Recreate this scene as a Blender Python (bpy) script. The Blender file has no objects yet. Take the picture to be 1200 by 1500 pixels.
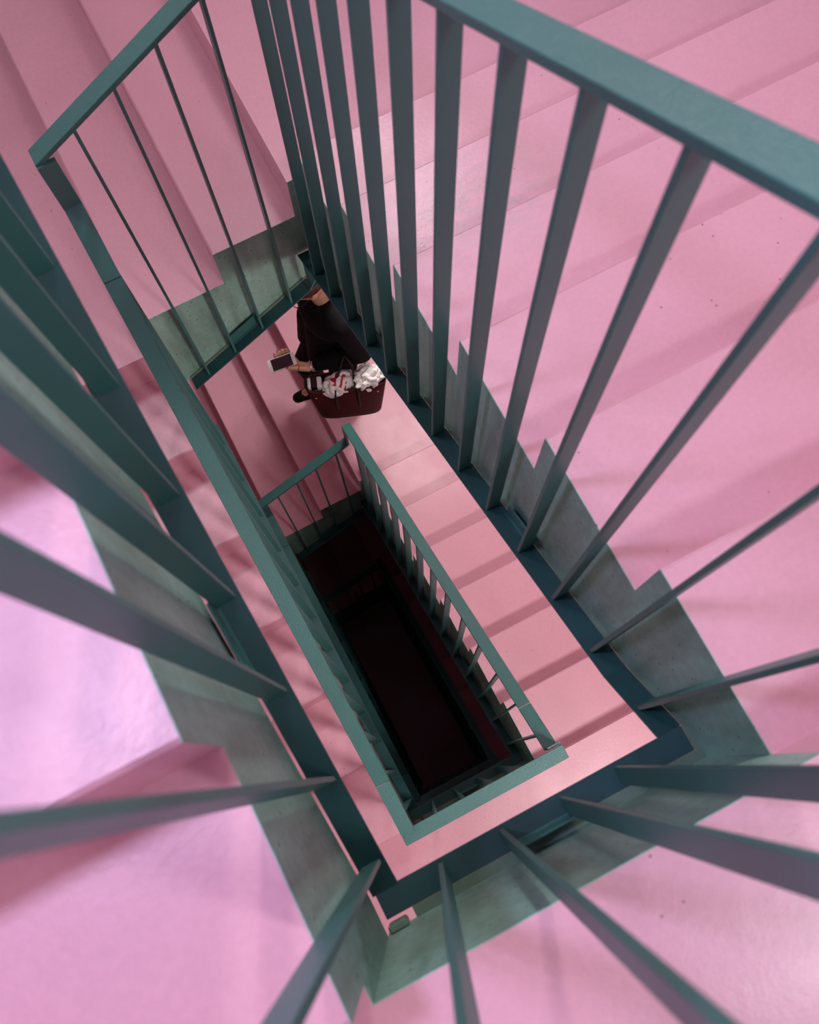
import bpy, bmesh, math, random
from mathutils import Vector, Matrix, Euler

scene = bpy.context.scene
COL = scene.collection
random.seed(7)

# ------------------------------------------------------------------ camera
cam_data = bpy.data.cameras.new('camera')
cam = bpy.data.objects.new('camera', cam_data)
COL.objects.link(cam)
cam.location = (0.1271, 0.1396, 1.7369)
cam.rotation_euler = (0.2512, 0.0180, -0.4801)
cam_data.sensor_width = 36.0
cam_data.lens = 1450.5 / 1500.0 * 36.0
cam_data.clip_start = 0.02
cam_data.clip_end = 60.0
cam_data.dof.use_dof = True
cam_data.dof.focus_distance = 3.4
cam_data.dof.aperture_fstop = 6.0
scene.camera = cam

# ------------------------------------------------------------------ world, exposure
world = bpy.data.worlds.new('world')
scene.world = world
world.use_nodes = True
world.node_tree.nodes['Background'].inputs[0].default_value = (0.55, 0.6, 0.8, 1)
world.node_tree.nodes['Background'].inputs[1].default_value = 0.0
scene.view_settings.view_transform = 'Standard'
scene.view_settings.look = 'None'
scene.view_settings.gamma = 1.0
scene.view_settings.use_curve_mapping = False
scene.view_settings.exposure = 0.25

# ------------------------------------------------------------------ measures (metres; x across the well, y along it)
LX, LY = 0.496, 1.695          # the open well between the bottom rails
RW = 0.046                     # width of handrails and bottom rails
RISE = 0.18
GD, GB = 0.2941, 0.296         # tread depth of the two long flights
ZT = 0.506                     # top of the upper landing
UD, UC = -0.0655, -0.0408
VA = (0.521, 0.2454, -0.0428)
PD, PA, PB, PC = 0.0563, 0.0543, 0.0505, 0.0643
XW0, XW1, YW0, YW1 = -1.62, 2.05, -1.62, 3.30
XF0, XF1, YF0, YF1 = XW0 + 0.022, XW1 - 0.022, YW0 + 0.022, YW1 - 0.022   # faces of the stairs beside the walls
OFF = (0.0, -3.06, -6.247)     # level of each landing
GROUND = ZT - 6.247 - 3.06
SL = RISE / GD
A1 = -0.066                    # bottom rail line of the long descending flight
HA, HB = 1.301, 1.609
YK = 0.13                      # the bottom rail of the long flight meets the landing's over this length
def zfl(y): return A1 - SL * y if y >= YK else max(y, 0) / YK * (A1 - SL * YK)

# ------------------------------------------------------------------ lights (lamps of the stairwell that the frame does not reach)
SLAB = 0.21
CEIL = 3.40
def lamp_offscreen(name, loc, power, col, size=0.4, rot=(0, 0, 0)):
    ld = bpy.data.lights.new(name, 'AREA'); ld.shape = 'DISK'; ld.size = size
    ld.energy = power; ld.color = col
    lo = bpy.data.objects.new(name, ld); COL.objects.link(lo)
    lo.location = loc; lo.rotation_euler = rot

COOL = (0.86, 0.92, 1.0)
WARM = (1.0, 0.93, 0.91)
LAV = (0.62, 0.64, 1.0)
# over the upper landing: casts the step shadows running down the wide flight
lamp_offscreen('ceiling_lamp_landing_offscreen', (1.2, -1.2, CEIL - 0.056), 25, COOL)
# cool lamp over the returning flight: the lavender light on its treads
lamp_offscreen('ceiling_lamp_returning_flight_offscreen', (-0.9, 0.95, CEIL - 0.056), 46, LAV)
# far wall: the glare on the worn treads and the step shadows of the short flight
lamp_offscreen('wall_lamp_far_offscreen', (1.4, YW1 - 0.056, 2.55), 50, (1.0, 0.97, 0.97), 0.4, (-math.pi / 2, 0, 0))
# under the corner landing above: the sheen on the treads below it
lamp_offscreen('soffit_lamp_corner_offscreen', (-0.75, 2.6, ZT + 3.06 - 10 * RISE - SLAB - 0.056), 13, COOL)
# under the upper landing: the sheen on the long handrail and the step shadows of the next flight
lamp_offscreen('soffit_lamp_landing_offscreen', (0.95, -0.75, ZT - SLAB - 0.056), 38, WARM)
# under the upper corner landing: the step shadows in front of the woman
lamp_offscreen('soffit_lamp_far_corner_offscreen', (1.35, 2.6, ZT - 7 * RISE - SLAB - 0.056), 30, WARM)

# ------------------------------------------------------------------ materials
def new_mat(name):
    m = bpy.data.materials.new(name)
    m.use_nodes = True
    nt = m.node_tree
    return m, nt, nt.nodes['Principled BSDF']

def N(nt, kind, **kw):
    n = nt.nodes.new(kind)
    for k, v in kw.items():
        if k in n.inputs:
            n.inputs[k].default_value = v
        else:
            setattr(n, k, v)
    return n

def ramp(nt, src, stops):
    r = nt.nodes.new('ShaderNodeValToRGB')
    el = r.color_ramp.elements
    el[0].position, el[0].color = stops[0][0], stops[0][1]
    el[1].position, el[1].color = stops[-1][0], stops[-1][1]
    for p, c in stops[1:-1]:
        e = el.new(p); e.color = c
    nt.links.new(src, r.inputs[0])
    return r

def mixc(nt, fac, a, b, mode='MIX'):
    m = nt.nodes.new('ShaderNodeMix'); m.data_type = 'RGBA'; m.blend_type = mode
    if isinstance(fac, (int, float)): m.inputs[0].default_value = fac
    else: nt.links.new(fac, m.inputs[0])
    for i, v in ((6, a), (7, b)):
        if isinstance(v, tuple): m.inputs[i].default_value = v
        else: nt.links.new(v, m.inputs[i])
    return m.outputs[2]

def g(v): return (v, v, v, 1)

def pink_paint(name, base, worn, rough=0.42, scuff=None):
    m, nt, b = new_mat(name)
    tc = N(nt, 'ShaderNodeNewGeometry').outputs['Position']
    cloud = N(nt, 'ShaderNodeTexNoise', Scale=2.3, Detail=5.0, Roughness=0.6); nt.links.new(tc, cloud.inputs['Vector'])
    grain = N(nt, 'ShaderNodeTexNoise', Scale=90.0, Detail=4.0, Roughness=0.7); nt.links.new(tc, grain.inputs['Vector'])
    speck = N(nt, 'ShaderNodeTexVoronoi', Scale=26.0, Randomness=1.0); nt.links.new(tc, speck.inputs['Vector'])
    spn = N(nt, 'ShaderNodeTexNoise', Scale=2.0, Detail=2.0); nt.links.new(tc, spn.inputs['Vector'])
    c = mixc(nt, ramp(nt, cloud.outputs[0], [(0.35, g(0)), (0.72, g(1))]).outputs[0], base, worn)
    c = mixc(nt, 0.10, c, ramp(nt, grain.outputs[0], [(0.3, g(0.25)), (0.7, g(1))]).outputs[0], 'MULTIPLY')
    sm = nt.nodes.new('ShaderNodeMath'); sm.operation = 'MULTIPLY'
    nt.links.new(ramp(nt, speck.outputs['Distance'], [(0.035, g(1)), (0.075, g(0))]).outputs[0], sm.inputs[0])
    nt.links.new(ramp(nt, spn.outputs[0], [(0.5, g(0)), (0.58, g(0.75))]).outputs[0], sm.inputs[1])
    c = mixc(nt, sm.outputs[0], c, (0.16, 0.09, 0.10, 1))
    if scuff:
        mp = N(nt, 'ShaderNodeMapping'); mp.vector_type = 'POINT'
        mp.inputs['Scale'].default_value = (1 / 0.34, 1 / 0.26, 1 / 0.30)
        mp.inputs['Location'].default_value = (-scuff[0] / 0.34, -scuff[1] / 0.26, -scuff[2] / 0.30)
        nt.links.new(tc, mp.inputs[0])
        ln = N(nt, 'ShaderNodeVectorMath'); ln.operation = 'LENGTH'; nt.links.new(mp.outputs[0], ln.inputs[0])
        mp2 = N(nt, 'ShaderNodeMapping'); mp2.inputs['Scale'].default_value = (1.0, 3.0, 1.0); nt.links.new(tc, mp2.inputs[0])
        wn = N(nt, 'ShaderNodeTexNoise', Scale=22.0, Detail=8.0, Roughness=0.75); nt.links.new(mp2.outputs[0], wn.inputs['Vector'])
        mm = nt.nodes.new('ShaderNodeMath'); mm.operation = 'MULTIPLY'
        nt.links.new(ramp(nt, ln.outputs['Value'], [(0.45, g(1)), (1.0, g(0))]).outputs[0], mm.inputs[0])
        nt.links.new(ramp(nt, wn.outputs[0], [(0.42, g(0)), (0.62, g(0.75))]).outputs[0], mm.inputs[1])
        c = mixc(nt, mm.outputs[0], c, (0.52, 0.38, 0.42, 1))
        polish = ramp(nt, ln.outputs['Value'], [(0.3, g(1)), (1.15, g(0))]).outputs[0]
    nt.links.new(c, b.inputs['Base Color'])
    rr = ramp(nt, cloud.outputs[0], [(0.3, g(rough - 0.08)), (0.75, g(rough + 0.12))])
    nt.links.new(mixc(nt, polish, rr.outputs[0], g(0.24)) if scuff else rr.outputs[0], b.inputs['Roughness'])
    bp = N(nt, 'ShaderNodeBump', Strength=0.12, Distance=0.004)
    nt.links.new(grain.outputs[0], bp.inputs['Height']); nt.links.new(bp.outputs[0], b.inputs['Normal'])
    b.inputs['Specular IOR Level'].default_value = 0.5
    return m

def steel_paint(name, base, dark, rough, bump=0.15, scale=420.0, dirt=0.25):
    m, nt, b = new_mat(name)
    tc = N(nt, 'ShaderNodeNewGeometry').outputs['Position']
    cl = N(nt, 'ShaderNodeTexNoise', Scale=6.0, Detail=5.0, Roughness=0.6); nt.links.new(tc, cl.inputs['Vector'])
    fi = N(nt, 'ShaderNodeTexNoise', Scale=scale, Detail=2.0, Roughness=0.6); nt.links.new(tc, fi.inputs['Vector'])
    c = mixc(nt, ramp(nt, cl.outputs[0], [(0.4, g(0)), (0.75, g(dirt))]).outputs[0], base, dark)
    nt.links.new(c, b.inputs['Base Color'])
    b.inputs['Roughness'].default_value = rough
    bp = N(nt, 'ShaderNodeBump', Strength=bump, Distance=0.0015)
    nt.links.new(fi.outputs[0], bp.inputs['Height']); nt.links.new(bp.outputs[0], b.inputs['Normal'])
    return m

def dirty_plate(name, base, grime):
    m, nt, b = new_mat(name)
    tc = N(nt, 'ShaderNodeNewGeometry').outputs['Position']
    mp = N(nt, 'ShaderNodeMapping'); mp.inputs['Scale'].default_value = (9, 9, 1.6)
    nt.links.new(tc, mp.inputs[0])
    st = N(nt, 'ShaderNodeTexNoise', Scale=1.6, Detail=5.0, Roughness=0.6); nt.links.new(mp.outputs[0], st.inputs['Vector'])
    bl = N(nt, 'ShaderNodeTexNoise', Scale=38.0, Detail=3.0); nt.links.new(tc, bl.inputs['Vector'])
    sp = N(nt, 'ShaderNodeTexVoronoi', Scale=60.0); nt.links.new(tc, sp.inputs['Vector'])
    c = mixc(nt, ramp(nt, st.outputs[0], [(0.38, g(0)), (0.72, g(0.8))]).outputs[0], base, grime)
    c = mixc(nt, 0.25, c, ramp(nt, bl.outputs[0], [(0.3, g(0.4)), (0.7, g(1))]).outputs[0], 'MULTIPLY')
    msk = nt.nodes.new('ShaderNodeMath'); msk.operation = 'MULTIPLY'
    nt.links.new(ramp(nt, sp.outputs['Distance'], [(0.13, g(1)), (0.20, g(0))]).outputs[0], msk.inputs[0])
    nt.links.new(ramp(nt, bl.outputs[0], [(0.50, g(0)), (0.57, g(0.85))]).outputs[0], msk.inputs[1])
    c = mixc(nt, msk.outputs[0], c, (0.012, 0.018, 0.018, 1))
    nt.links.new(c, b.inputs['Base Color'])
    b.inputs['Roughness'].default_value = 0.55
    bp = N(nt, 'ShaderNodeBump', Strength=0.2, Distance=0.003)
    nt.links.new(bl.outputs[0], bp.inputs['Height']); nt.links.new(bp.outputs[0], b.inputs['Normal'])
    return m

def plain(name, col, rough=0.5, metal=0.0, noise=0.0, scale=60.0):
    m, nt, b = new_mat(name)
    b.inputs['Roughness'].default_value = rough
    b.inputs['Metallic'].default_value = metal
    if noise:
        tc = N(nt, 'ShaderNodeTexCoord').outputs['Object']
        n = N(nt, 'ShaderNodeTexNoise', Scale=scale, Detail=4.0); nt.links.new(tc, n.inputs['Vector'])
        lo = tuple(c * (1 - noise) for c in col[:3]) + (1,)
        hi = tuple(min(1, c * (1 + noise)) for c in col[:3]) + (1,)
        nt.links.new(ramp(nt, n.outputs[0], [(0.3, lo), (0.7, hi)]).outputs[0], b.inputs['Base Color'])
    else:
        b.inputs['Base Color'].default_value = col
    return m

M = {}
M['pink'] = pink_paint('pink_floor_paint', (0.80, 0.43, 0.51, 1), (0.73, 0.38, 0.46, 1), 0.34, (0.80, 1.20, -0.32))
M['wall'] = pink_paint('pink_wall_paint', (0.52, 0.38, 0.41, 1), (0.50, 0.36, 0.39, 1), 0.6)
M['ceil'] = pink_paint('pale_ceiling_paint', (0.80, 0.74, 0.76, 1), (0.77, 0.71, 0.73, 1), 0.7)
M['rail'] = steel_paint('teal_rail_paint', (0.048, 0.175, 0.160, 1), (0.036, 0.135, 0.125, 1), 0.33, 0.9, 380.0)
M['bar'] = steel_paint('teal_baluster_paint', (0.048, 0.175, 0.160, 1), (0.036, 0.135, 0.125, 1), 0.45, 0.1)
M['flange'] = steel_paint('dark_teal_bottom_rail_paint', (0.026, 0.10, 0.105, 1), (0.018, 0.05, 0.052, 1), 0.5, 0.1, 300.0, 0.6)
M['plate'] = dirty_plate('weathered_green_stringer_paint', (0.36, 0.62, 0.52, 1), (0.16, 0.27, 0.20, 1))
M['lip'] = steel_paint('worn_pale_green_edge_paint', (0.20, 0.30, 0.23, 1), (0.10, 0.15, 0.11, 1), 0.5, 0.1, 200.0, 0.8)

# ------------------------------------------------------------------ mesh helpers
class MB:
    def __init__(s): s.v = []; s.f = []; s.m = []; s.mats = []
    def add(s, vs, fs):
        o = len(s.v); s.v += [tuple(p) for p in vs]; s.f += [tuple(i + o for i in f) for f in fs]
    def box(s, a, b):
        (x0, y0, z0), (x1, y1, z1) = a, b
        s.add([(x0,y0,z0),(x1,y0,z0),(x1,y1,z0),(x0,y1,z0),(x0,y0,z1),(x1,y0,z1),(x1,y1,z1),(x0,y1,z1)],
              [(0,3,2,1),(4,5,6,7),(0,1,5,4),(1,2,6,5),(2,3,7,6),(3,0,4,7)])
    def prism(s, poly, fn0, fn1):
        """poly of 2-tuples; fn0/fn1 map a 2-tuple to the two end faces"""
        n = len(poly)
        vs = [fn0(p) for p in poly] + [fn1(p) for p in poly]
        fs = [tuple(range(n))[::-1], tuple(range(n, 2 * n))]
        fs += [(i, (i + 1) % n, n + (i + 1) % n, n + i) for i in range(n)]
        s.add(vs, fs)
    def build(s, name, mat, parent=None, origin=(0, 0, 0), bevel=0.0, smooth=False):
        me = bpy.data.meshes.new(name)
        ox, oy, oz = origin
        me.from_pydata([(x - ox, y - oy, z - oz) for x, y, z in s.v], [], s.f)
        bm = bmesh.new(); bm.from_mesh(me)
        bmesh.ops.recalc_face_normals(bm, faces=bm.faces)
        if bevel:
            bmesh.ops.bevel(bm, geom=[e for e in bm.edges], offset=bevel, segments=1, affect='EDGES', clamp_overlap=True)
        bm.to_mesh(me); bm.free()
        if smooth:
            for p in me.polygons: p.use_smooth = True
        me.materials.append(mat)
        o = bpy.data.objects.new(name, me)
        COL.objects.link(o)
        if parent is not None:
            o.parent = parent
        else:
            o.location = origin
        return o

def tag(o, label=None, cat=None, group=None, kind=None):
    if label: o['label'] = label
    if cat: o['category'] = cat
    if group: o['group'] = group
    if kind: o['kind'] = kind
    return o

def empty(name, loc, label, cat, group=None):
    o = bpy.data.objects.new(name, None)
    o.empty_display_size = 0.1
    COL.objects.link(o); o.location = loc
    return tag(o, label, cat, group)

# ------------------------------------------------------------------ the shell
T = 0.15
def shell(name, a, b, mat):
    mb = MB(); mb.box(a, b)
    return tag(mb.build(name, mat), kind='structure')
shell('floor', (XW0 - T, YW0 - T, GROUND - 0.2), (XW1 + T, YW1 + T, GROUND), M['pink'])
shell('wall_left', (XW0 - T, YW0 - T, GROUND), (XW0, YW1 + T, CEIL), M['wall'])
shell('wall_right', (XW1, YW0 - T, GROUND), (XW1 + T, YW1 + T, CEIL), M['wall'])
shell('wall_near', (XW0, YW0 - T, GROUND), (XW1, YW0, CEIL), M['wall'])
shell('wall_far', (XW0, YW1, GROUND), (XW1, YW1 + T, CEIL), M['wall'])
shell('ceiling', (XW0 - T, YW0 - T, CEIL), (XW1 + T, YW1 + T, CEIL + 0.15), M['ceil'])

# ------------------------------------------------------------------ stairs
SO = 0.15     # slab thickness below the inner corner of a step
CH = 0.005    # worn nosing edge
STORY = ('upper', 'middle', 'lowest')

def step_poly(t0, t1, z, h, zmin=-99.0):
    """t0 uphill, t1 downhill (nosing)"""
    s = 1 if t1 > t0 else -1
    return [(t0, z), (t1 - s * CH, z), (t1, z - CH), (t1, max(z - h - SO, zmin)), (t0, max(z - SO, zmin))]

PT = 0.0015
def descending_flight(off, label, plabel):
    """long flight going down from the landing along +y on the x > LX side"""
    u = [UD + k * GD for k in range(7)]
    z = [ZT + off - k * RISE for k in range(8)]
    x0, x1 = LX + PD + PT, XF1
    root = empty('stair_flight', ((x0 + x1) / 2, u[6], z[7] + 0.0), label, 'stairs', 'stair flights around the well')
    o = tuple(root.location)
    for k in range(1, 7):
        mb = MB(); mb.prism(step_poly(u[k-1], u[k], z[k], RISE), lambda p: (x0, p[0], p[1]), lambda p: (x1, p[0], p[1]))
        mb.build('step', M['pink'], root, o)
    # sawtooth stringer plate
    top = []
    for k in range(1, 7):
        top += [(max(u[k-1], -PC + 0.0003), z[k]), (u[k], z[k])]
    end = LY + PA - 0.0003
    top += [(u[6], z[7]), (end, z[7])]
    bot = [(end, zfl(end) + off), (YK, zfl(YK) + off), (0.0, off), (-PC + 0.0003, off)]
    mb = MB(); mb.prism(top + bot, lambda p: (LX + PD, p[0], p[1]), lambda p: (x0, p[0], p[1]))
    st = mb.build('stringer', M['plate'], root, o); st['label'] = plabel
    mb = MB()
    ya, yb = -RW + 0.0003, end - 0.0005
    line = [(ya, off), (0.0, off), (YK, zfl(YK) + off), (yb, zfl(yb) + off)]
    mb.prism(line + [(t, z_ - 0.006) for t, z_ in reversed(line)],
             lambda p: (LX + RW, p[0], p[1] + 0.006), lambda p: (LX + PD, p[0], p[1] + 0.006))
    lp = mb.build('stringer_lip', M['lip'], st, o)
    return root

def short_flight(off, label, plabel):
    """two steps along -x at the far end"""
    z = [ZT + off - k * RISE for k in range(11)]
    y0, y1 = LY + PA + PT, YF1
    root = empty('stair_flight', ((VA[0] + VA[2]) / 2, (y0 + y1) / 2, z[10]), label, 'stairs', 'stair flights around the well')
    o = tuple(root.location)
    for k in (0, 1):
        mb = MB(); mb.prism(step_poly(VA[k], VA[k+1], z[8 + k], RISE), lambda p: (p[0], y0, p[1]), lambda p: (p[0], y1, p[1]))
        mb.build('step', M['pink'], root, o)
    zb = lambda x: -HB + (HB - HA) * x / LX + off
    poly = [(LX + PD, z[7]), (VA[0], z[7]), (VA[0], z[8]), (VA[1], z[8]), (VA[1], z[9]), (VA[2], z[9]), (VA[2], zb(VA[2])), (LX + PD, zb(LX + PD))]
    mb = MB(); mb.prism(poly, lambda p: (p[0], LY + PA, p[1]), lambda p: (p[0], y0, p[1]))
    st = mb.build('stringer', M['plate'], root, o); st['label'] = plabel
    mb = MB(); mb.prism([(0.0, zb(0) + 0.008), (LX, zb(LX) + 0.008), (LX, zb(LX)), (0.0, zb(0))],
                        lambda p: (p[0], LY + RW, p[1]), lambda p: (p[0], LY + PA, p[1]))
    mb.build('stringer_lip', M['lip'], st, o)
    return root

def returning_flight(off, hb, label, plabel):
    """long flight coming down along -y on the x < 0 side to the landing at ZT+off"""
    u = [UC + j * GB for j in range(7)]
    z = [ZT + off + (j + 1) * hb for j in range(7)]
    x0, x1 = XF0, -PB - PT
    root = empty('stair_flight', ((x0 + x1) / 2, u[0], ZT + off), label, 'stairs', 'stair flights around the well')
    o = tuple(root.location)
    for j in range(6):
        mb = MB(); mb.prism(step_poly(u[j+1], u[j], z[j], hb, GROUND + 0.0005), lambda p: (x0, p[0], p[1]), lambda p: (x1, p[0], p[1]))
        mb.build('step', M['pink'], root, o)
    top = [(-PC, ZT + off), (u[0], ZT + off)]
    for j in range(6):
        top += [(u[j], z[j]), (u[j+1], z[j])]
    zf = lambda y: max(off + 0.05 + hb / GB * max(y, 0), GROUND + 0.001)
    ym = (GROUND - off - 0.05) * GB / hb
    bot = [(u[6], zf(u[6]))] + ([(ym, zf(ym))] if 0.01 < ym < u[6] else []) + [(0.0, zf(0)), (-PC + 0.0003, zf(0))]
    if off < OFF[2] - 1: top = top[2:]; bot = [(t, z_) for t, z_ in bot if t > 0.01] + [(u[0], GROUND + 0.001)]
    mb = MB(); mb.prism(top + bot, lambda p: (x1, p[0], p[1]), lambda p: (-PB, p[0], p[1]))
    st = mb.build('stringer', M['plate'], root, o); st['label'] = plabel
    return root

def prism_slab(name, outline, z0, z1, parent, o):
    mb = MB(); mb.prism(outline, lambda p: (p[0], p[1], z0), lambda p: (p[0], p[1], z1))
    return mb.build(name, M['pink'], parent, o)

def long_landing(off, label):
    root = empty('stair_landing', (0.25, (YF0 + UD) / 2, ZT + off - SLAB), label, 'landing', 'stair landings')
    o = tuple(root.location)
    yp = -PC - PT
    out = [(XF0, YF0), (XF1, YF0), (XF1, UD), (LX + PD + PT, UD), (LX + PD + PT, yp), (-PB - PT, yp), (-PB - PT, UC), (XF0, UC)]
    prism_slab('slab', out, ZT + off - SLAB, ZT + off, root, o)
    mb = MB(); mb.box((-PB - PT, yp, off - 0.005), (LX + PD + PT, -PC, ZT + off))
    fp = mb.build('edge_plate', M['plate'], root, o); fp['label'] = 'weathered green steel edge plate'
    mb = MB(); mb.box((0.0, -PC, off), (LX + PD, -RW, off + 0.006))
    mb.build('plate_lip', M['lip'], fp, o)
    mb = MB(); mb.box((-0.046, -PC, off + 0.006), (-0.012, -PC + 0.014, off + 0.05))
    mb.build('corner_clip', M['lip'], fp, o, bevel=0.003)
    return root

def corner_landing(off, which, label):
    z = ZT + off - (7 if which == 'A' else 10) * RISE
    if which == 'A':
        out = [(VA[0], LY + PA + PT), (LX + PD + PT, LY + PA + PT), (LX + PD + PT, UD + 6 * GD), (XF1, UD + 6 * GD), (XF1, YF1), (VA[0], YF1)]
    else:
        yb = UC + 6 * GB
        out = [(XF0, yb), (VA[2], yb), (VA[2], YF1), (XF0, YF1)]
    c = (sum(p[0] for p in out) / len(out), sum(p[1] for p in out) / len(out), z - SLAB)
    root = empty('stair_landing', c, label, 'landing', 'stair landings')
    prism_slab('slab', out, z - SLAB, z, root, c)
    return root

long_landing(OFF[0], 'dim pink landing at the head of the stairs, bordered by a green edge plate')
long_landing(OFF[1], 'bright pink landing strip below the uppermost landing, under the second handrail corner')
long_landing(OFF[2], 'small pink landing at the bottom turn, above the ground floor')
corner_landing(OFF[0], 'A', 'pink corner landing between the wide glossy flight and the two short steps, uppermost')
corner_landing(OFF[1], 'A', 'pink corner landing the woman with the phone is walking off')
corner_landing(OFF[2], 'A', 'deep pink corner landing beside the smallest handrail corner')
corner_landing(OFF[0], 'B', 'pink corner landing beside the uppermost handrail end post')
corner_landing(OFF[1], 'B', 'pink corner landing below the two steps in front of the woman')
corner_landing(OFF[2], 'B', 'deep pink corner landing just above the ground floor')
corner_landing(-OFF[1], 'B', 'lavender-lit pink corner landing above the uppermost returning flight')

descending_flight(OFF[0], 'wide pink stair flight with a glossy worn patch, uppermost one going down', 'grey-green sawtooth stringer')
descending_flight(OFF[1], 'pink stair flight with banded shadows leading down to the woman', 'grey-green sawtooth stringer')
descending_flight(OFF[2], 'narrow glimpse of deep pink flight beside the smallest handrail', 'grey-green sawtooth stringer')
short_flight(OFF[0], 'two broad pink steps behind the uppermost short railing', 'speckled green stringer with one notch')
short_flight(OFF[1], 'two pink steps in front of the woman looking at her phone', 'dirty green stringer with one notch')
short_flight(OFF[2], 'two salmon pink steps behind the smallest short railing', 'dirty green stringer with one notch')
returning_flight(OFF[0], RISE, 'lavender-lit pink flight beside the big blurred balusters', 'pale green sawtooth stringer')
returning_flight(OFF[1], RISE, 'pink stair flight running under the long handrail with flat end posts', 'green sawtooth stringer')
returning_flight(OFF[2], (ZT + OFF[1] - 10 * RISE - ZT - OFF[2]) / 7, 'pink flight half hidden behind the long speckled handrail, going down to the bottom turn', 'green sawtooth stringer')
returning_flight(OFF[2] - 3.06, RISE, 'last pink flight down to the ground floor', 'green sawtooth stringer')

# ------------------------------------------------------------------ railings
BT, BD = 0.008, 0.032          # baluster thickness and depth
RT = 0.017                     # rail thickness

def strip(mb, pts, lo, hi, axis, thick):
    """flat bar following pts [(t, ztop)]; lo/hi cross extent; axis 'x' or 'y' is the running direction"""
    poly = list(pts) + [(t, z - thick) for t, z in reversed(pts)]
    if axis == 'y':
        mb.prism(poly, lambda p: (lo, p[0], p[1]), lambda p: (hi, p[0], p[1]))
    else:
        mb.prism(poly, lambda p: (p[0], lo, p[1]), lambda p: (p[0], hi, p[1]))

def lerp(pts, t):
    pts = sorted(pts)
    if t <= pts[0][0]: return pts[0][1] + (pts[1][1] - pts[0][1]) / (pts[1][0] - pts[0][0]) * (t - pts[0][0])
    for (a, za), (b, zb) in zip(pts, pts[1:]):
        if t <= b: return za + (zb - za) * (t - a) / (b - a)
    (a, za), (b, zb) = pts[-2:]
    return zb + (zb - za) / (b - a) * (t - b)

def railing(label, axis, inner, out, rail, flange, bars, seams, off, group, brackets=()):
    """inner: coordinate of the well-side edge; out: +1/-1 outward; rail/flange: [(t, ztop)]"""
    lo, hi = sorted((inner, inner + out * RW))
    tm = (flange[0][0] + flange[-1][0]) / 2
    zb = min(z for _, z in flange) + off - 0.008
    loc = (inner + out * RW / 2, tm, zb) if axis == 'y' else (tm, inner + out * RW / 2, zb)
    root = empty('railing', loc, label, 'railing', group)
    rail = sorted((t, z + off) for t, z in rail)
    flange = sorted((t, z + off) for t, z in flange)
    # handrail in lengths, butted at the seams
    ts = [rail[0][0]] + sorted(seams) + [rail[-1][0]]
    for a, b in zip(ts, ts[1:]):
        a2 = a + (0.0007 if a != ts[0] else 0); b2 = b - (0.0007 if b != ts[-1] else 0)
        seg = [(a2, lerp(rail, a2))] + [p for p in rail if a2 < p[0] < b2] + [(b2, lerp(rail, b2))]
        mb = MB(); strip(mb, seg, lo, hi, axis, RT)
        mb.build('handrail', M['rail'], root, loc, bevel=0.0012)
    mb = MB(); strip(mb, flange, lo, hi, axis, 0.008)
    mb.build('bottom_rail', M['flange'], root, loc, bevel=0.0008)
    c0, c1 = sorted((inner + out * 0.007, inner + out * (0.007 + BD)))
    for t in bars:
        a, b = t - BT / 2, t + BT / 2
        za, zb2 = lerp(flange, a), lerp(flange, b)
        ra, rb = lerp(rail, a) - RT, lerp(rail, b) - RT
        mb = MB()
        mb.prism([(a, za), (b, zb2), (b, rb), (a, ra)],
                 (lambda p: (c0, p[0], p[1])) if axis == 'y' else (lambda p: (p[0], c0, p[1])),
                 (lambda p: (c1, p[0], p[1])) if axis == 'y' else (lambda p: (p[0], c1, p[1])))
        mb.build('baluster', M['bar'], root, loc, bevel=0.0008)
    # channel brackets tying the bottom rail to the stringer
    for t, ln in brackets:
        z = lambda q: lerp(flange, q)
        w0 = inner + out * (RW - 0.012); w1 = inner + out * (RW - 0.0004)
        mb = MB()
        for dz0, dz1 in ((0.0, 0.005),):
            poly = [(t - ln / 2, z(t - ln / 2) + dz0), (t + ln / 2, z(t + ln / 2) + dz0), (t + ln / 2, z(t + ln / 2) + dz1), (t - ln / 2, z(t - ln / 2) + dz1)]
            if axis == 'y': mb.prism(poly, lambda p: (w0, p[0], p[1]), lambda p: (w1, p[0], p[1]))
            else: mb.prism(poly, lambda p: (p[0], w0, p[1]), lambda p: (p[0], w1, p[1]))
        poly = [(t - ln / 2, z(t - ln / 2)), (t + ln / 2, z(t + ln / 2)), (t + ln / 2, z(t + ln / 2) + 0.06), (t - ln / 2, z(t - ln / 2) + 0.06)]
        wa = inner + out * (RW - 0.007); wb = inner + out * (RW - 0.003)
        if axis == 'y': mb.prism(poly, lambda p: (wa, p[0], p[1]), lambda p: (wb, p[0], p[1]))
        else: mb.prism(poly, lambda p: (p[0], wa, p[1]), lambda p: (p[0], wb, p[1]))
        mb.build('bracket', M['bar'], root, loc)
    return root, loc

RCD = 1.516
RAIL_DA = [(0.004, 1.400), (LY + RW, 0.275)]
RAIL_AB = [(-RW, -0.200), (LX, 0.105)]
RAIL_BC = [(-0.014, RCD + RT + 0.0008), (0.155, RCD + 0.085), (LY, -0.375 + 3.06)]
FL_DA = [(0.0005, 0.0), (YK, A1 - SL * YK), (LY + RW, A1 - SL * (LY + RW))]
FL_AB = [(0.0, -HB), (LX + RW, -HB + (HB - HA) * (LX + RW) / LX)]
FL_BC = [(0.0, 0.05), (LY, 0.05 + RISE / GB * LY)]
FL_CD = [(-RW, 0.0), (LX + RW, 0.0)]
BARS_DA = [0.055 + 0.1295 * i for i in range(13)]
BARS_BC = [0.046 + 0.1435 * i for i in range(12)]
BARS_CD = [0.073, 0.188, 0.302, 0.408]
BARS_AB = [0.067, 0.186, 0.305, 0.428]

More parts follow.
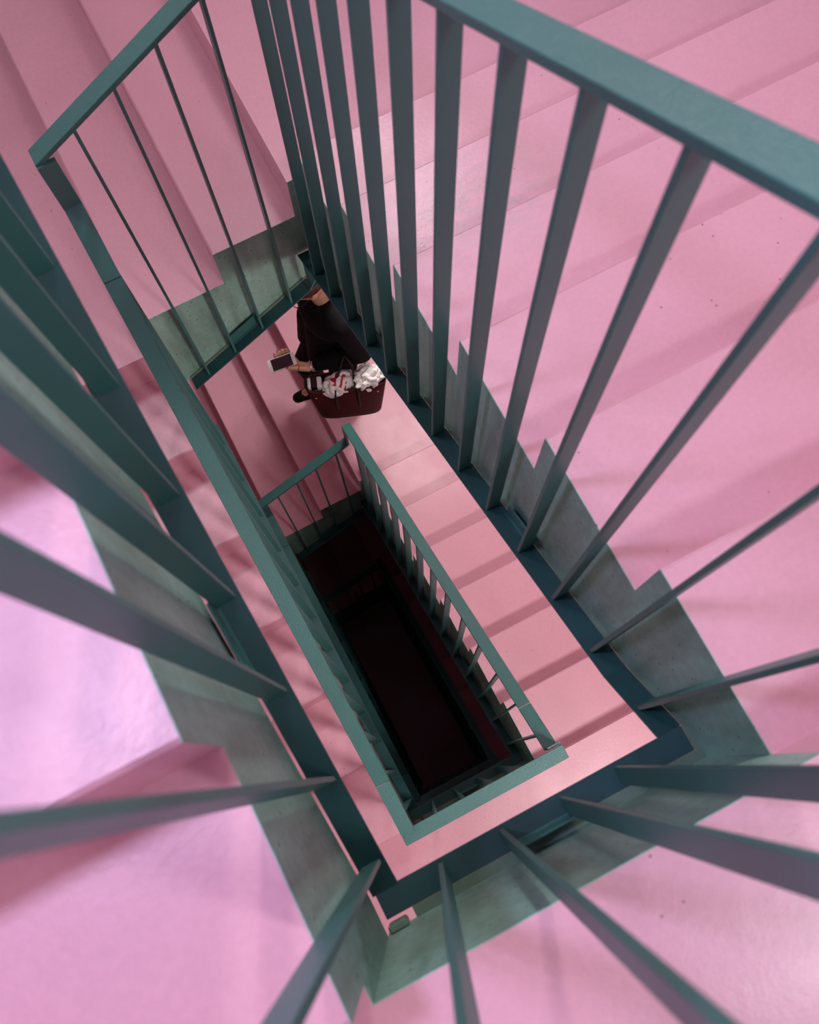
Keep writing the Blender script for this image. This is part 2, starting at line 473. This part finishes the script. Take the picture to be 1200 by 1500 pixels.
LAB = {
 'DA': ['broad blue-teal handrail railing beside the wide glossy flight, thick dark balusters',
        'teal railing along the banded pink flight above the woman\'s landing, joined at the square corner',
        'small green railing bordering the ground floor view, along the narrow flight'],
 'AB': ['short teal railing with four thin balusters in front of the two broad pink steps',
        'short teal railing with four thin balusters below the woman\'s handbag',
        'smallest short green railing with four balusters above the dark ground floor'],
 'BC': ['big blurred railing with dark balusters beside the lavender-lit flight',
        'long straight teal handrail railing with speckled sheen and visible seams',
        'teal railing half hidden right behind the long speckled handrail',
        'lowest light green handrail railing ending at the ground floor'],
 'CD': ['railing with blurred balusters around the dim landing at the head of the stairs',
        'teal railing crossing the bright pink landing strip, joined to the long speckled handrail',
        'small green railing across the bottom turn, just above the ground floor'],
}
for i, off in enumerate(OFF):
    grp = 'railings around the stairwell'
    root, loc = railing(LAB['DA'][i], 'y', LX, 1, RAIL_DA, FL_DA, BARS_DA, [0.165], off, grp, [(0.49, 0.10), (1.2, 0.10)])
    mb = MB(); mb.box((LX, 0.004, 1.385 + off), (LX + RW, 0.012, RCD - RT + off)); mb.build('end_plate', M['rail'], root, loc)
    mb = MB(); mb.box((LX + 0.0006, LY + 0.002, 0.09 + off), (LX + 0.008, LY + RW, 0.275 + off)); mb.build('end_plate', M['rail'], root, loc)
    root, loc = railing(LAB['AB'][i], 'x', LY, 1, RAIL_AB, FL_AB, BARS_AB, [], off, grp, [(0.245, 0.115)])
    zf = lambda y: A1 - SL * y + off
    mb = MB(); mb.prism([(LY, zf(LY) - 0.0092), (LY, -HA + off + 0.001), (1.59, zf(1.59) - 0.0092)], lambda p: (LX, p[0], p[1]), lambda p: (LX + 0.005, p[0], p[1]))
    mb.build('gusset_plate', M['bar'], root, loc)
    mb = MB(); mb.box((-RW, LY - 0.006, -0.375 + off), (0.0, LY + 0.006, -0.205 + off)); mb.build('end_plate', M['bar'], root, loc)
    root, loc = railing(LAB['CD'][i], 'x', 0.0, -1, [(-RW, RCD), (LX + RW, RCD)], FL_CD, BARS_CD, [], off, grp, [(0.245, 0.115)])
    mb = MB(); mb.box((0.0008, -0.014, RCD + off), (0.012, -0.001, RCD + 0.004 + off)); mb.build('joint_plate', M['rail'], root, loc)
for i, off in enumerate((0.0, OFF[1], OFF[2], OFF[2] - 3.06)):
    rb = [(t, z + (0.127 * max(t, 0) / LY if i == 2 else 0)) for t, z in RAIL_BC]
    fb = [(t, z + (0.127 * max(t, 0) / LY if i == 2 else 0)) for t, z in FL_BC]
    if i == 3: fb = [(t, max(z, ZT + 0.008 + 0.35 * t)) for t, z in fb]
    railing(LAB['BC'][i], 'y', 0.0, -1, rb, fb, BARS_BC, [0.156, 1.535], off, 'railings around the stairwell', [(0.42, 0.10), (1.25, 0.10)])

# ------------------------------------------------------------------ the woman, her phone and her bag
def sphere_pts(c, r, n=10):
    c = Vector(c); out = []
    rr = r if isinstance(r, (tuple, list)) else (r, r, r)
    for i in range(n + 1):
        th = math.pi * i / n
        for k in range(2 * n):
            ph = math.pi * k / n
            out.append((c.x + rr[0] * math.sin(th) * math.cos(ph), c.y + rr[1] * math.sin(th) * math.sin(ph), c.z + rr[2] * math.cos(th)))
            if i in (0, n): break
    return out

def hull(bm, pts):
    vs = [bm.verts.new(p) for p in pts]
    r = bmesh.ops.convex_hull(bm, input=vs)
    junk = list({e for e in r['geom_interior'] + r['geom_unused'] if isinstance(e, bmesh.types.BMVert)})
    bmesh.ops.delete(bm, geom=junk, context='VERTS')

def blob(name, parts, voxel, smooth, mat, parent=None, origin=(0, 0, 0)):
    """one continuous skin grown round tapered limbs and ellipsoids"""
    bm = bmesh.new()
    for p in parts:
        if len(p) == 4: hull(bm, sphere_pts(p[0], p[1], 8) + sphere_pts(p[2], p[3], 8))
        else: hull(bm, sphere_pts(p[0], p[1], 10))
    me = bpy.data.meshes.new(name); bm.to_mesh(me); bm.free()
    o = bpy.data.objects.new(name, me); COL.objects.link(o)
    r = o.modifiers.new('remesh', 'REMESH'); r.mode = 'VOXEL'; r.voxel_size = voxel
    if smooth:
        sm = o.modifiers.new('smooth', 'SMOOTH'); sm.iterations = smooth; sm.factor = 0.5
    dg = bpy.context.evaluated_depsgraph_get()
    m2 = bpy.data.meshes.new_from_object(o.evaluated_get(dg))
    o.modifiers.clear(); o.data = m2; m2.name = name
    bpy.data.meshes.remove(me)
    for p in m2.polygons: p.use_smooth = True
    m2.materials.clear(); m2.materials.append(mat)
    if parent is not None: o.parent = parent
    else: o.location = origin
    return o

def tube(name, pts, r, mat, parent=None, n=8, closed=False):
    mb = MB(); P = [Vector(p) for p in pts]; m = len(P)
    rings = []
    for i, p in enumerate(P):
        a = P[i - 1] if (i or closed) else p; b = P[(i + 1) % m] if (i < m - 1 or closed) else p
        t = (b - a).normalized(); u = t.orthogonal().normalized(); w = t.cross(u)
        if i and rings:
            u = (rings[-1][1] - t * rings[-1][1].dot(t)).normalized(); w = t.cross(u)
        rad = r[i] if isinstance(r, (list, tuple)) else r
        rings.append(([p + rad * (math.cos(2 * math.pi * k / n) * u + math.sin(2 * math.pi * k / n) * w) for k in range(n)], u))
    vs = [tuple(v) for ring, _ in rings for v in ring]
    fs = [(i * n + k, i * n + (k + 1) % n, ((i + 1) % m) * n + (k + 1) % n, ((i + 1) % m) * n + k) for i in range(m if closed else m - 1) for k in range(n)]
    if not closed: fs += [tuple(range(n)), tuple(range((m - 1) * n, m * n))]
    mb.add(vs, fs)
    return mb.build(name, mat, parent, (0, 0, 0), smooth=True)

M['skin'] = plain('warm_skin', (0.64, 0.38, 0.25, 1), 0.5, noise=0.10, scale=40)
M['jacket'] = plain('black_jacket_fabric', (0.003, 0.003, 0.004, 1), 0.75, noise=0.5, scale=25)
M['trouser'] = plain('black_trouser_fabric', (0.003, 0.003, 0.004, 1), 0.8, noise=0.4, scale=60)
M['hair'] = plain('dark_brown_hair', (0.055, 0.022, 0.012, 1), 0.45, noise=0.6, scale=70)
M['shoe'] = plain('black_shoe_leather', (0.006, 0.005, 0.005, 1), 0.5)
for k_ in ('jacket', 'trouser', 'shoe'): M[k_].node_tree.nodes['Principled BSDF'].inputs['Specular IOR Level'].default_value = 0.18
M['nail'] = plain('red_nail_varnish', (0.55, 0.01, 0.035, 1), 0.2)
M['gold'] = plain('gold_metal', (0.85, 0.55, 0.18, 1), 0.25, 1.0)
M['silver'] = plain('silver_metal', (0.75, 0.76, 0.76, 1), 0.25, 1.0)
M['frame'] = plain('dark_spectacle_frame', (0.02, 0.012, 0.012, 1), 0.3)
M['lips'] = plain('lip_colour', (0.45, 0.09, 0.09, 1), 0.4)
M['eye'] = plain('eye_dark', (0.02, 0.015, 0.01, 1), 0.2)

BASE = Vector((0.70, 2.25, ZT + OFF[1] - 7 * RISE))
woman = empty('person', BASE, 'woman in a black jacket looking down at a phone in her hand', 'person')
def W(f, l, u): return (-f, -l, u)          # forward, left, up -> local axes (she faces -x)

# head frame: looking down at the phone
HC = Vector(W(0.085, 0.0, 1.505)); HP = math.radians(42)
def Hd(f, l, u):
    return tuple(HC + Vector(W(f * math.cos(HP) + u * math.sin(HP), l, -f * math.sin(HP) + u * math.cos(HP))))
# left hand frame: palm under the phone
PH = Vector((0.388, 2.188, -2.815)) - BASE
wr = Vector((0.520, 2.112, -2.845)) - BASE
palm0 = Vector((0.492, 2.120, -2.842)) - BASE
palm1 = Vector((0.430, 2.170, -2.838)) - BASE
body = [
    (W(0, 0, 0.90), (0.115, 0.15, 0.11)), (W(0, 0, 0.96), 0.11, W(0.01, 0, 1.12), 0.105),
    (W(0.01, 0, 1.20), (0.10, 0.15, 0.13)), (W(0.0, 0.13, 1.31), 0.05, W(0, -0.13, 1.31), 0.05),
    (W(0.005, 0, 1.30), 0.062, W(0.045, 0.0, 1.45), 0.052),
    # head
    (Hd(-0.015, 0, 0.02), (0.088, 0.072, 0.095)), (Hd(0.0, 0, -0.02), 0.07, Hd(0.035, 0, -0.085), 0.035),
    (Hd(0.085, 0, 0.01), 0.010, Hd(0.102, 0, -0.028), 0.013), (Hd(-0.005, 0.072, -0.01), (0.018, 0.008, 0.028)), (Hd(-0.005, -0.072, -0.01), (0.018, 0.008, 0.028)),
    # left arm, bent, carrying the bag in the crook
    (W(0, 0.155, 1.30), 0.052, W(-0.05, 0.225, 1.065), 0.040), (W(-0.05, 0.225, 1.065), 0.038, tuple(wr), 0.024),
    (tuple(wr), 0.022, tuple(palm0), 0.022), (tuple(palm0), 0.020, tuple(palm1), 0.019),
    (tuple(palm0 + Vector((0, -0.012, 0.002))), 0.018, tuple(palm1 + Vector((-0.012, -0.022, 0.0))), 0.014),
    # right arm, hanging
    (W(0, -0.155, 1.30), 0.052, W(-0.04, -0.20, 1.06), 0.040), (W(-0.04, -0.20, 1.06), 0.038, W(0.06, -0.20, 0.84), 0.024),
    (W(0.06, -0.20, 0.84), 0.024, W(0.075, -0.195, 0.77), 0.03),
    # legs: weight on the left, right foot stepping off the landing
    (W(0, 0.08, 0.88), 0.085, W(0.02, 0.06, 0.49), 0.055), (W(0.02, 0.06, 0.49), 0.053, W(-0.06, 0.04, 0.09), 0.036),
    (W(-0.06, 0.04, 0.07), 0.034, W(0.07, 0.045, 0.035), 0.03),
    (W(0, -0.08, 0.88), 0.085, W(0.17, -0.09, 0.52), 0.055), (W(0.17, -0.09, 0.52), 0.053, W(0.12, -0.11, 0.11), 0.036),
    (W(0.12, -0.11, 0.08), 0.034, W(0.24, -0.12, 0.04), 0.03),
]
# right hand fingers, relaxed
for k, (dl, ln) in enumerate(((-0.024, 0.060), (-0.008, 0.070), (0.008, 0.066), (0.023, 0.050))):
    a = Vector(W(0.078 + dl, -0.195, 0.755)); b = a + Vector(W(0.008, 0.004, -ln * 0.55)); c = b + Vector(W(0.004, 0.018, -ln * 0.4))
    body += [(tuple(a), 0.0095, tuple(b), 0.0088), (tuple(b), 0.0088, tuple(c), 0.0078)]
body += [(W(0.095, -0.185, 0.80), 0.011, W(0.115, -0.165, 0.755), 0.0095), (W(0.115, -0.165, 0.755), 0.0095, W(0.112, -0.155, 0.725), 0.0085)]
# left hand: four fingers run under the phone and curl over its far edge
nails = []
for k in range(4):
    x = 0.446 - 0.0215 * k
    a = Vector((x + 0.012, 2.170, -2.836)) - BASE
    ln = (0.0, 0.006, 0.004, -0.004)[k]
    b = Vector((x - 0.004, 2.222 + ln * 0.5, -2.840)) - BASE
    c = Vector((x - 0.010, 2.240 + ln, -2.816)) - BASE
    d = Vector((x - 0.010, 2.231 + ln, -2.797)) - BASE
    body += [(tuple(a), 0.0105, tuple(b), 0.0094), (tuple(b), 0.0094, tuple(c), 0.0088), (tuple(c), 0.0088, tuple(d), 0.0078)]
    nails.append((d + Vector((0, 0.006, 0.004)), (0.0052, 0.0030, 0.0062)))
t0 = Vector((0.488, 2.112, -2.838)) - BASE; t1 = Vector((0.452, 2.126, -2.824)) - BASE; t2 = Vector((0.424, 2.134, -2.812)) - BASE; t3 = Vector((0.400, 2.140, -2.803)) - BASE
body += [(tuple(t0), 0.016, tuple(t1), 0.0125), (tuple(t1), 0.0122, tuple(t2), 0.0105), (tuple(t2), 0.0105, tuple(t3), 0.0085)]
nails.append((t3 + Vector((-0.002, -0.001, 0.007)), (0.0075, 0.0052, 0.0030)))
blob('body', body, 0.0045, 4, M['skin'], woman)

jacket = [
    (W(0.0, 0, 0.86), (0.15, 0.185, 0.09)), (W(0, 0, 0.90), 0.14, W(0.01, 0, 1.12), 0.128),
    (W(0.015, 0, 1.20), (0.128, 0.175, 0.145)), (W(0.0, 0.14, 1.305), 0.066, W(0, -0.14, 1.305), 0.066),
    (W(-0.01, 0, 1.32), (0.07, 0.075, 0.05)),
    (W(0, 0.16, 1.295), 0.070, W(-0.05, 0.225, 1.065), 0.058), (W(-0.05, 0.225, 1.065), 0.058, tuple(wr.lerp(Vector(W(-0.05, 0.225, 1.065)), 0.12)), 0.037),
    (W(0, -0.16, 1.295), 0.070, W(-0.04, -0.20, 1.06), 0.056), (W(-0.04, -0.20, 1.06), 0.056, W(0.055, -0.20, 0.86), 0.036),
    # loose front panel
    (W(0.10, 0.03, 1.12), 0.05, W(0.13, 0.04, 0.84), 0.045), (W(0.10, -0.06, 1.12), 0.05, W(0.13, -0.08, 0.84), 0.045),
]
blob('jacket', jacket, 0.007, 5, M['jacket'], woman)
tube('jacket_collar', [tuple(Vector(W(0.02 + 0.062 * math.cos(t), 0.075 * math.sin(t), 1.345 - 0.03 * math.cos(t)))) for t in [math.radians(a) for a in range(35, 330, 15)]], 0.017, M['jacket'], woman)
for s in (1,):
    blob('trousers', [
        (W(0, 0, 0.88), (0.125, 0.155, 0.10)),
        (W(0, 0.08, 0.86), 0.098, W(0.02, 0.06, 0.49), 0.07), (W(0.02, 0.06, 0.49), 0.068, W(-0.06, 0.04, 0.085), 0.058),
        (W(0, -0.08, 0.86), 0.098, W(0.17, -0.09, 0.52), 0.07), (W(0.17, -0.09, 0.52), 0.068, W(0.125, -0.11, 0.105), 0.056)], 0.009, 4, M['trouser'], woman)
for f, l, df, dl in ((-0.07, 0.04, 0.17, 0.01), (0.11, -0.11, 0.17, -0.012)):
    blob('shoe', [(W(f - 0.01, l, 0.045), 0.044, W(f + 0.08, l + dl * 0.5, 0.043), 0.043), (W(f + 0.08, l + dl * 0.5, 0.04), 0.04, W(f + df - 0.01, l + dl, 0.034), 0.033),
                  (W(f - 0.01, l, 0.08), 0.044, W(f + 0.02, l, 0.085), 0.042)], 0.006, 3, M['shoe'], woman)
blob('hair', [
    (Hd(-0.03, 0, 0.035), (0.094, 0.082, 0.092)), (Hd(0.03, 0.0, 0.085), (0.05, 0.065, 0.035)),
    (Hd(-0.075, 0.0, -0.02), 0.062, Hd(-0.10, -0.01, -0.11), 0.045), (Hd(-0.04, -0.055, 0.0), 0.04, Hd(0.01, -0.07, -0.12), 0.026),
    ], 0.006, 3, M['hair'], woman)
for c, r in nails:
    mb = MB(); bm = bmesh.new(); hull(bm, sphere_pts(c, r, 6)); me = bpy.data.meshes.new('fingernail'); bm.to_mesh(me); bm.free()
    me.materials.append(M['nail'])
    o = bpy.data.objects.new('fingernail', me); COL.objects.link(o); o.parent = woman
for l in (0.032, -0.032):
    bm = bmesh.new(); hull(bm, sphere_pts(Hd(0.070, l, 0.012), 0.011, 6)); me = bpy.data.meshes.new('eye'); bm.to_mesh(me); bm.free()
    me.materials.append(M['eye']); o = bpy.data.objects.new('eye', me); COL.objects.link(o); o.parent = woman
bm = bmesh.new(); hull(bm, sphere_pts(Hd(0.070, 0, -0.058), (0.008, 0.022, 0.008), 6)); me = bpy.data.meshes.new('mouth'); bm.to_mesh(me); bm.free()
me.materials.append(M['lips']); o = bpy.data.objects.new('mouth', me); COL.objects.link(o); o.parent = woman
# spectacles
sp = []
for s in (1, -1):
    ring = [Hd(0.094, s * 0.034 + 0.026 * math.cos(t), 0.012 + 0.021 * math.sin(t)) for t in [math.pi * k / 10 for k in range(20)]]
    sp.append(ring)
gl = tube('spectacles', sp[0], 0.0022, M['frame'], woman, 6, True)
tube('rim', sp[1], 0.0022, M['frame'], gl, 6, True)
tube('bridge', [Hd(0.094, 0.008, 0.015), Hd(0.098, 0, 0.018), Hd(0.094, -0.008, 0.015)], 0.0022, M['frame'], gl, 6)
for s in (1, -1):
    tube('temple', [Hd(0.094, s * 0.060, 0.016), Hd(0.06, s * 0.076, 0.016), Hd(-0.01, s * 0.080, 0.012)], 0.002, M['frame'], gl, 6)
# bracelet links and ring
wd = (wr - (Vector(W(-0.05, 0.225, 1.065)))).normalized(); wu = wd.orthogonal().normalized(); wv = wd.cross(wu)
br = tube('bracelet', [tuple(wr + wd * 0.004 + 0.027 * (math.cos(t) * wu + math.sin(t) * wv)) for t in [math.pi * k / 10 for k in range(20)]], 0.0055, M['silver'], woman, 6, True)
rd = (t2 - t1).normalized(); ru = rd.orthogonal().normalized(); rv = rd.cross(ru)
tube('ring', [tuple(t1.lerp(t2, 0.15) + 0.0135 * (math.cos(t) * ru + math.sin(t) * rv)) for t in [math.pi * k / 8 for k in range(16)]], 0.0028, M['gold'], woman, 6, True)

# phone
M['phonewhite'] = plain('white_phone_case', (0.75, 0.80, 0.78, 1), 0.3)
M['screen'] = plain('black_phone_screen', (0.006, 0.006, 0.008, 1), 0.12)
ph = empty('smartphone', (0.388, 2.186, -2.818), 'white smartphone with a black screen held in the hand of the woman', 'phone')
ph.rotation_euler = (math.radians(6), math.radians(-4), math.radians(-8))
def rounded(mb, lx, ly, z0, z1, r, n=5):
    out = []
    for cx, cy, a0 in ((lx - r, ly - r, 0), (-lx + r, ly - r, 90), (-lx + r, -ly + r, 180), (lx - r, -ly + r, 270)):
        for k in range(n + 1):
            t = math.radians(a0 + 90 * k / n); out.append((cx + r * math.cos(t), cy + r * math.sin(t)))
    mb.prism(out, lambda p: (p[0], p[1], z0), lambda p: (p[0], p[1], z1))
mb = MB(); rounded(mb, 0.069, 0.034, -0.004, 0.004, 0.009); pb = mb.build('phone_body', M['phonewhite'], ph)
mb = MB(); mb.box((-0.052, -0.030, 0.004), (0.052, 0.030, 0.0046)); mb.build('screen', M['screen'], ph)
mb = MB(); rounded(mb, 0.005, 0.005, 0.004, 0.0047, 0.0045)
hb_ = mb.build('home_button', M['silver'], ph); hb_.location = (0.060, 0, 0)

# tote bag
def woven(name, a, b):
    m, nt, bs = new_mat(name)
    tc = N(nt, 'ShaderNodeTexCoord').outputs['Object']
    mp = N(nt, 'ShaderNodeMapping'); mp.inputs['Rotation'].default_value = (math.radians(90), 0, 0)
    nt.links.new(tc, mp.inputs[0])
    bk = N(nt, 'ShaderNodeTexBrick', Scale=16.0); bk.offset = 0.5
    for k, v in (('Color1', a), ('Color2', tuple(c * 0.75 for c in a[:3]) + (1,)), ('Mortar', b)): bk.inputs[k].default_value = v
    bk.inputs['Mortar Size'].default_value = 0.04
    nt.links.new(mp.outputs[0], bk.inputs['Vector']); nt.links.new(bk.outputs['Color'], bs.inputs['Base Color'])
    bp = N(nt, 'ShaderNodeBump', Strength=0.5, Distance=0.004); bp.invert = True
    nt.links.new(bk.outputs['Fac'], bp.inputs['Height']); nt.links.new(bp.outputs[0], bs.inputs['Normal'])
    bs.inputs['Roughness'].default_value = 0.6; bs.inputs['Specular IOR Level'].default_value = 0.25
    return m
M['tote'] = woven('maroon_woven_leather', (0.10, 0.011, 0.012, 1), (0.012, 0.002, 0.002, 1))
M['strap'] = plain('dark_brown_strap_leather', (0.007, 0.003, 0.003, 1), 0.6)
BAGC = Vector((0.630, 1.980, -3.225)); BYAW = math.radians(-21)
bag = empty('tote_bag', BAGC, 'dark maroon woven tote bag stuffed with white plastic bags', 'bag')
bag.rotation_euler = (0, 0, BYAW)
def bag_shell(h, t):
    """open rounded box, belly out, slightly wider at the rim"""
    n = 40; rows = 9; vs = []; fs = []
    def ring(lx, ly, z):
        o = []
        for k in range(n):
            a = 2 * math.pi * k / n
            c, s_ = math.cos(a), math.sin(a)
            e = 0.45
            o.append((lx * math.copysign(abs(c) ** e, c), ly * math.copysign(abs(s_) ** e, s_), z + 0.012 * (abs(c) ** 2 - 0.5) * (z / h)))
        return o
    for i in range(rows):
        f = i / (rows - 1)
        lx = 0.160 + 0.045 * f; ly = 0.070 + 0.010 * math.sin(math.pi * f) - 0.018 * f
        if i == 0: lx -= 0.012; ly -= 0.012
        vs += ring(lx, ly, 0.0 if i == 0 else 0.012 + (h - 0.012) * (i - 1) / (rows - 2))
    for i in range(rows - 1):
        fs += [(i * n + k, i * n + (k + 1) % n, (i + 1) * n + (k + 1) % n, (i + 1) * n + k) for k in range(n)]
    fs.append(tuple(range(n))[::-1])
    mb = MB(); mb.add(vs, fs)
    return mb
bo = bag_shell(0.355, 0.004).build('bag_body', M['tote'], bag, smooth=True)
so = bo.modifiers.new('solid', 'SOLIDIFY'); so.thickness = 0.005; so.offset = -1
arm = Vector((0.672, 2.052, -2.790))
for sgn, xs in ((-1, 0.056), (1, 0.056)):
    Rm = Matrix.Rotation(-BYAW, 3, 'Z')
    top = Rm @ (arm - BAGC)
    y0 = sgn * 0.066
    sy = top.y + sgn * 0.062
    def hp(dx, y, dz): return Vector((top.x + dx, y, top.z + dz + 0.39 * dx))
    pts = [Vector((-xs, y0 + sgn * 0.014, 0.18)), Vector((-xs, y0 + sgn * 0.004, 0.335)), Vector((-xs * 0.8, (y0 + sy) / 2, 0.385)),
           hp(-0.034, sy, 0.0), hp(-0.022, top.y + sgn * 0.050, 0.042), hp(0.0, top.y + sgn * 0.022, 0.066), hp(0.022, top.y + sgn * 0.050, 0.042), hp(0.034, sy, 0.0),
           Vector((xs * 0.8, (y0 + sy) / 2, 0.385)), Vector((xs, y0 + sgn * 0.004, 0.335)), Vector((xs, y0 + sgn * 0.014, 0.18))]
    sm = []
    for i in range(len(pts) - 1):
        p0 = pts[max(i - 1, 0)]; p1 = pts[i]; p2 = pts[i + 1]; p3 = pts[min(i + 2, len(pts) - 1)]
        for k in range(5):
            t = k / 5
            sm.append(0.5 * ((2 * p1) + (p2 - p0) * t + (2 * p0 - 5 * p1 + 4 * p2 - p3) * t * t + (3 * p1 - p0 - 3 * p2 + p3) * t ** 3))
    sm.append(pts[-1])
    hd = tube('handle', sm, 0.0055, M['strap'], bag)
    for q in (0, -1):
        bm = bmesh.new(); c = sm[8] if q == 0 else sm[-9]
        hull(bm, sphere_pts(c + Vector((0, sgn * 0.006, -0.03)), (0.006, 0.004, 0.006), 5)); me = bpy.data.meshes.new('stud'); bm.to_mesh(me); bm.free()
        me.materials.append(M['gold']); o = bpy.data.objects.new('stud', me); COL.objects.link(o); o.parent = hd
for x in (-0.155, 0.155):
    bm = bmesh.new(); hull(bm, sphere_pts((x, -0.066, 0.315), (0.006, 0.004, 0.006), 5)); me = bpy.data.meshes.new('stud'); bm.to_mesh(me); bm.free()
    me.materials.append(M['gold']); o = bpy.data.objects.new('stud', me); COL.objects.link(o); o.parent = bag

# plastic bags and papers inside the tote
def crumple(name, c, r, seed, amp, mat, label, cat, rz=0.0):
    rng = random.Random(seed)
    bm = bmesh.new(); bmesh.ops.create_icosphere(bm, subdivisions=4, radius=1.0)
    dirs = [(Vector((rng.gauss(0, 1), rng.gauss(0, 1), rng.gauss(0, 1))).normalized(), rng.uniform(4, 9), rng.uniform(0, 6.28)) for _ in range(16)]
    for v in bm.verts:
        n = v.co.normalized(); d = 0
        for ax, fq, ph_ in dirs:
            d += abs(math.sin(fq * n.dot(ax) + ph_)) - 0.6
        k = 1 + amp * d / 4
        v.co = Vector((n.x * r[0] * k, n.y * r[1] * k, n.z * r[2] * k))
    me = bpy.data.meshes.new(name); bm.to_mesh(me); bm.free(); me.materials.append(mat)
    for p in me.polygons: p.use_smooth = False
    o = bpy.data.objects.new(name, me); COL.objects.link(o)
    o.location = c; o.rotation_euler = (0, 0, rz)
    return tag(o, label, cat)
def inbag(x, y, z): return tuple(BAGC + Matrix.Rotation(BYAW, 3, 'Z') @ Vector((x, y, z)))
M['whiteplastic'] = plain('white_plastic_film', (0.80, 0.84, 0.80, 1), 0.3)
M['whitepaper'] = plain('crumpled_white_paper', (0.82, 0.84, 0.80, 1), 0.6)
def printed():
    """white film with red brush-like print strokes"""
    m, nt, b = new_mat('white_plastic_with_red_print')
    tc = N(nt, 'ShaderNodeTexCoord').outputs['Object']
    mp = N(nt, 'ShaderNodeMapping'); mp.inputs['Rotation'].default_value = (0, 0, math.radians(38)); mp.inputs['Scale'].default_value = (1, 1, 1)
    nt.links.new(tc, mp.inputs[0])
    wv = N(nt, 'ShaderNodeTexWave', Scale=9.0, Distortion=7.0, Detail=2.0); wv.inputs['Detail Scale'].default_value = 2.5; nt.links.new(mp.outputs[0], wv.inputs['Vector'])
    sx = N(nt, 'ShaderNodeSeparateXYZ'); nt.links.new(mp.outputs[0], sx.inputs[0])
    def band(sock, lo, hi):
        a = nt.nodes.new('ShaderNodeMath'); a.operation = 'GREATER_THAN'; a.inputs[1].default_value = lo; nt.links.new(sock, a.inputs[0])
        c = nt.nodes.new('ShaderNodeMath'); c.operation = 'LESS_THAN'; c.inputs[1].default_value = hi; nt.links.new(sock, c.inputs[0])
        d = nt.nodes.new('ShaderNodeMath'); d.operation = 'MULTIPLY'; nt.links.new(a.outputs[0], d.inputs[0]); nt.links.new(c.outputs[0], d.inputs[1])
        return d.outputs[0]
    k = nt.nodes.new('ShaderNodeMath'); k.operation = 'MULTIPLY'
    nt.links.new(band(sx.outputs['X'], -0.045, 0.045), k.inputs[0]); nt.links.new(band(sx.outputs['Y'], -0.040, 0.030), k.inputs[1])
    st = ramp(nt, wv.outputs['Fac'], [(0.55, g(0)), (0.60, g(1))])
    k2 = nt.nodes.new('ShaderNodeMath'); k2.operation = 'MULTIPLY'; nt.links.new(k.outputs[0], k2.inputs[0]); nt.links.new(st.outputs[0], k2.inputs[1])
    nt.links.new(mixc(nt, k2.outputs[0], (0.80, 0.84, 0.80, 1), (0.50, 0.008, 0.03, 1)), b.inputs['Base Color'])
    b.inputs['Roughness'].default_value = 0.3
    return m
crumple('plastic_bag', inbag(-0.034, -0.006, 0.328), (0.092, 0.056, 0.070), 3, 0.16, printed(), 'white plastic bag with red print stuffed in the tote bag', 'plastic bag')
crumple('paper_bundle', inbag(0.112, 0.002, 0.348), (0.074, 0.054, 0.068), 11, 0.42, M['whitepaper'], 'crumpled white paper bundle at the end of the tote bag', 'paper')
mb = MB(); mb.box((-0.038, -0.030, -0.10), (0.034, 0.030, 0.045))
pk = mb.build('folded_packet', M['whiteplastic'], None, (0, 0, 0), bevel=0.006); pk.location = inbag(-0.150, 0.0, 0.318); pk.rotation_euler = (math.radians(-4), math.radians(-3), BYAW)
tag(pk, 'white folded packet with a dark stripe poking out of the tote bag', 'packet')
mb = MB(); mb.box((-0.020, -0.0312, 0.015), (0.012, 0.0312, 0.0462)); mb.build('dark_label', M['screen'], pk)
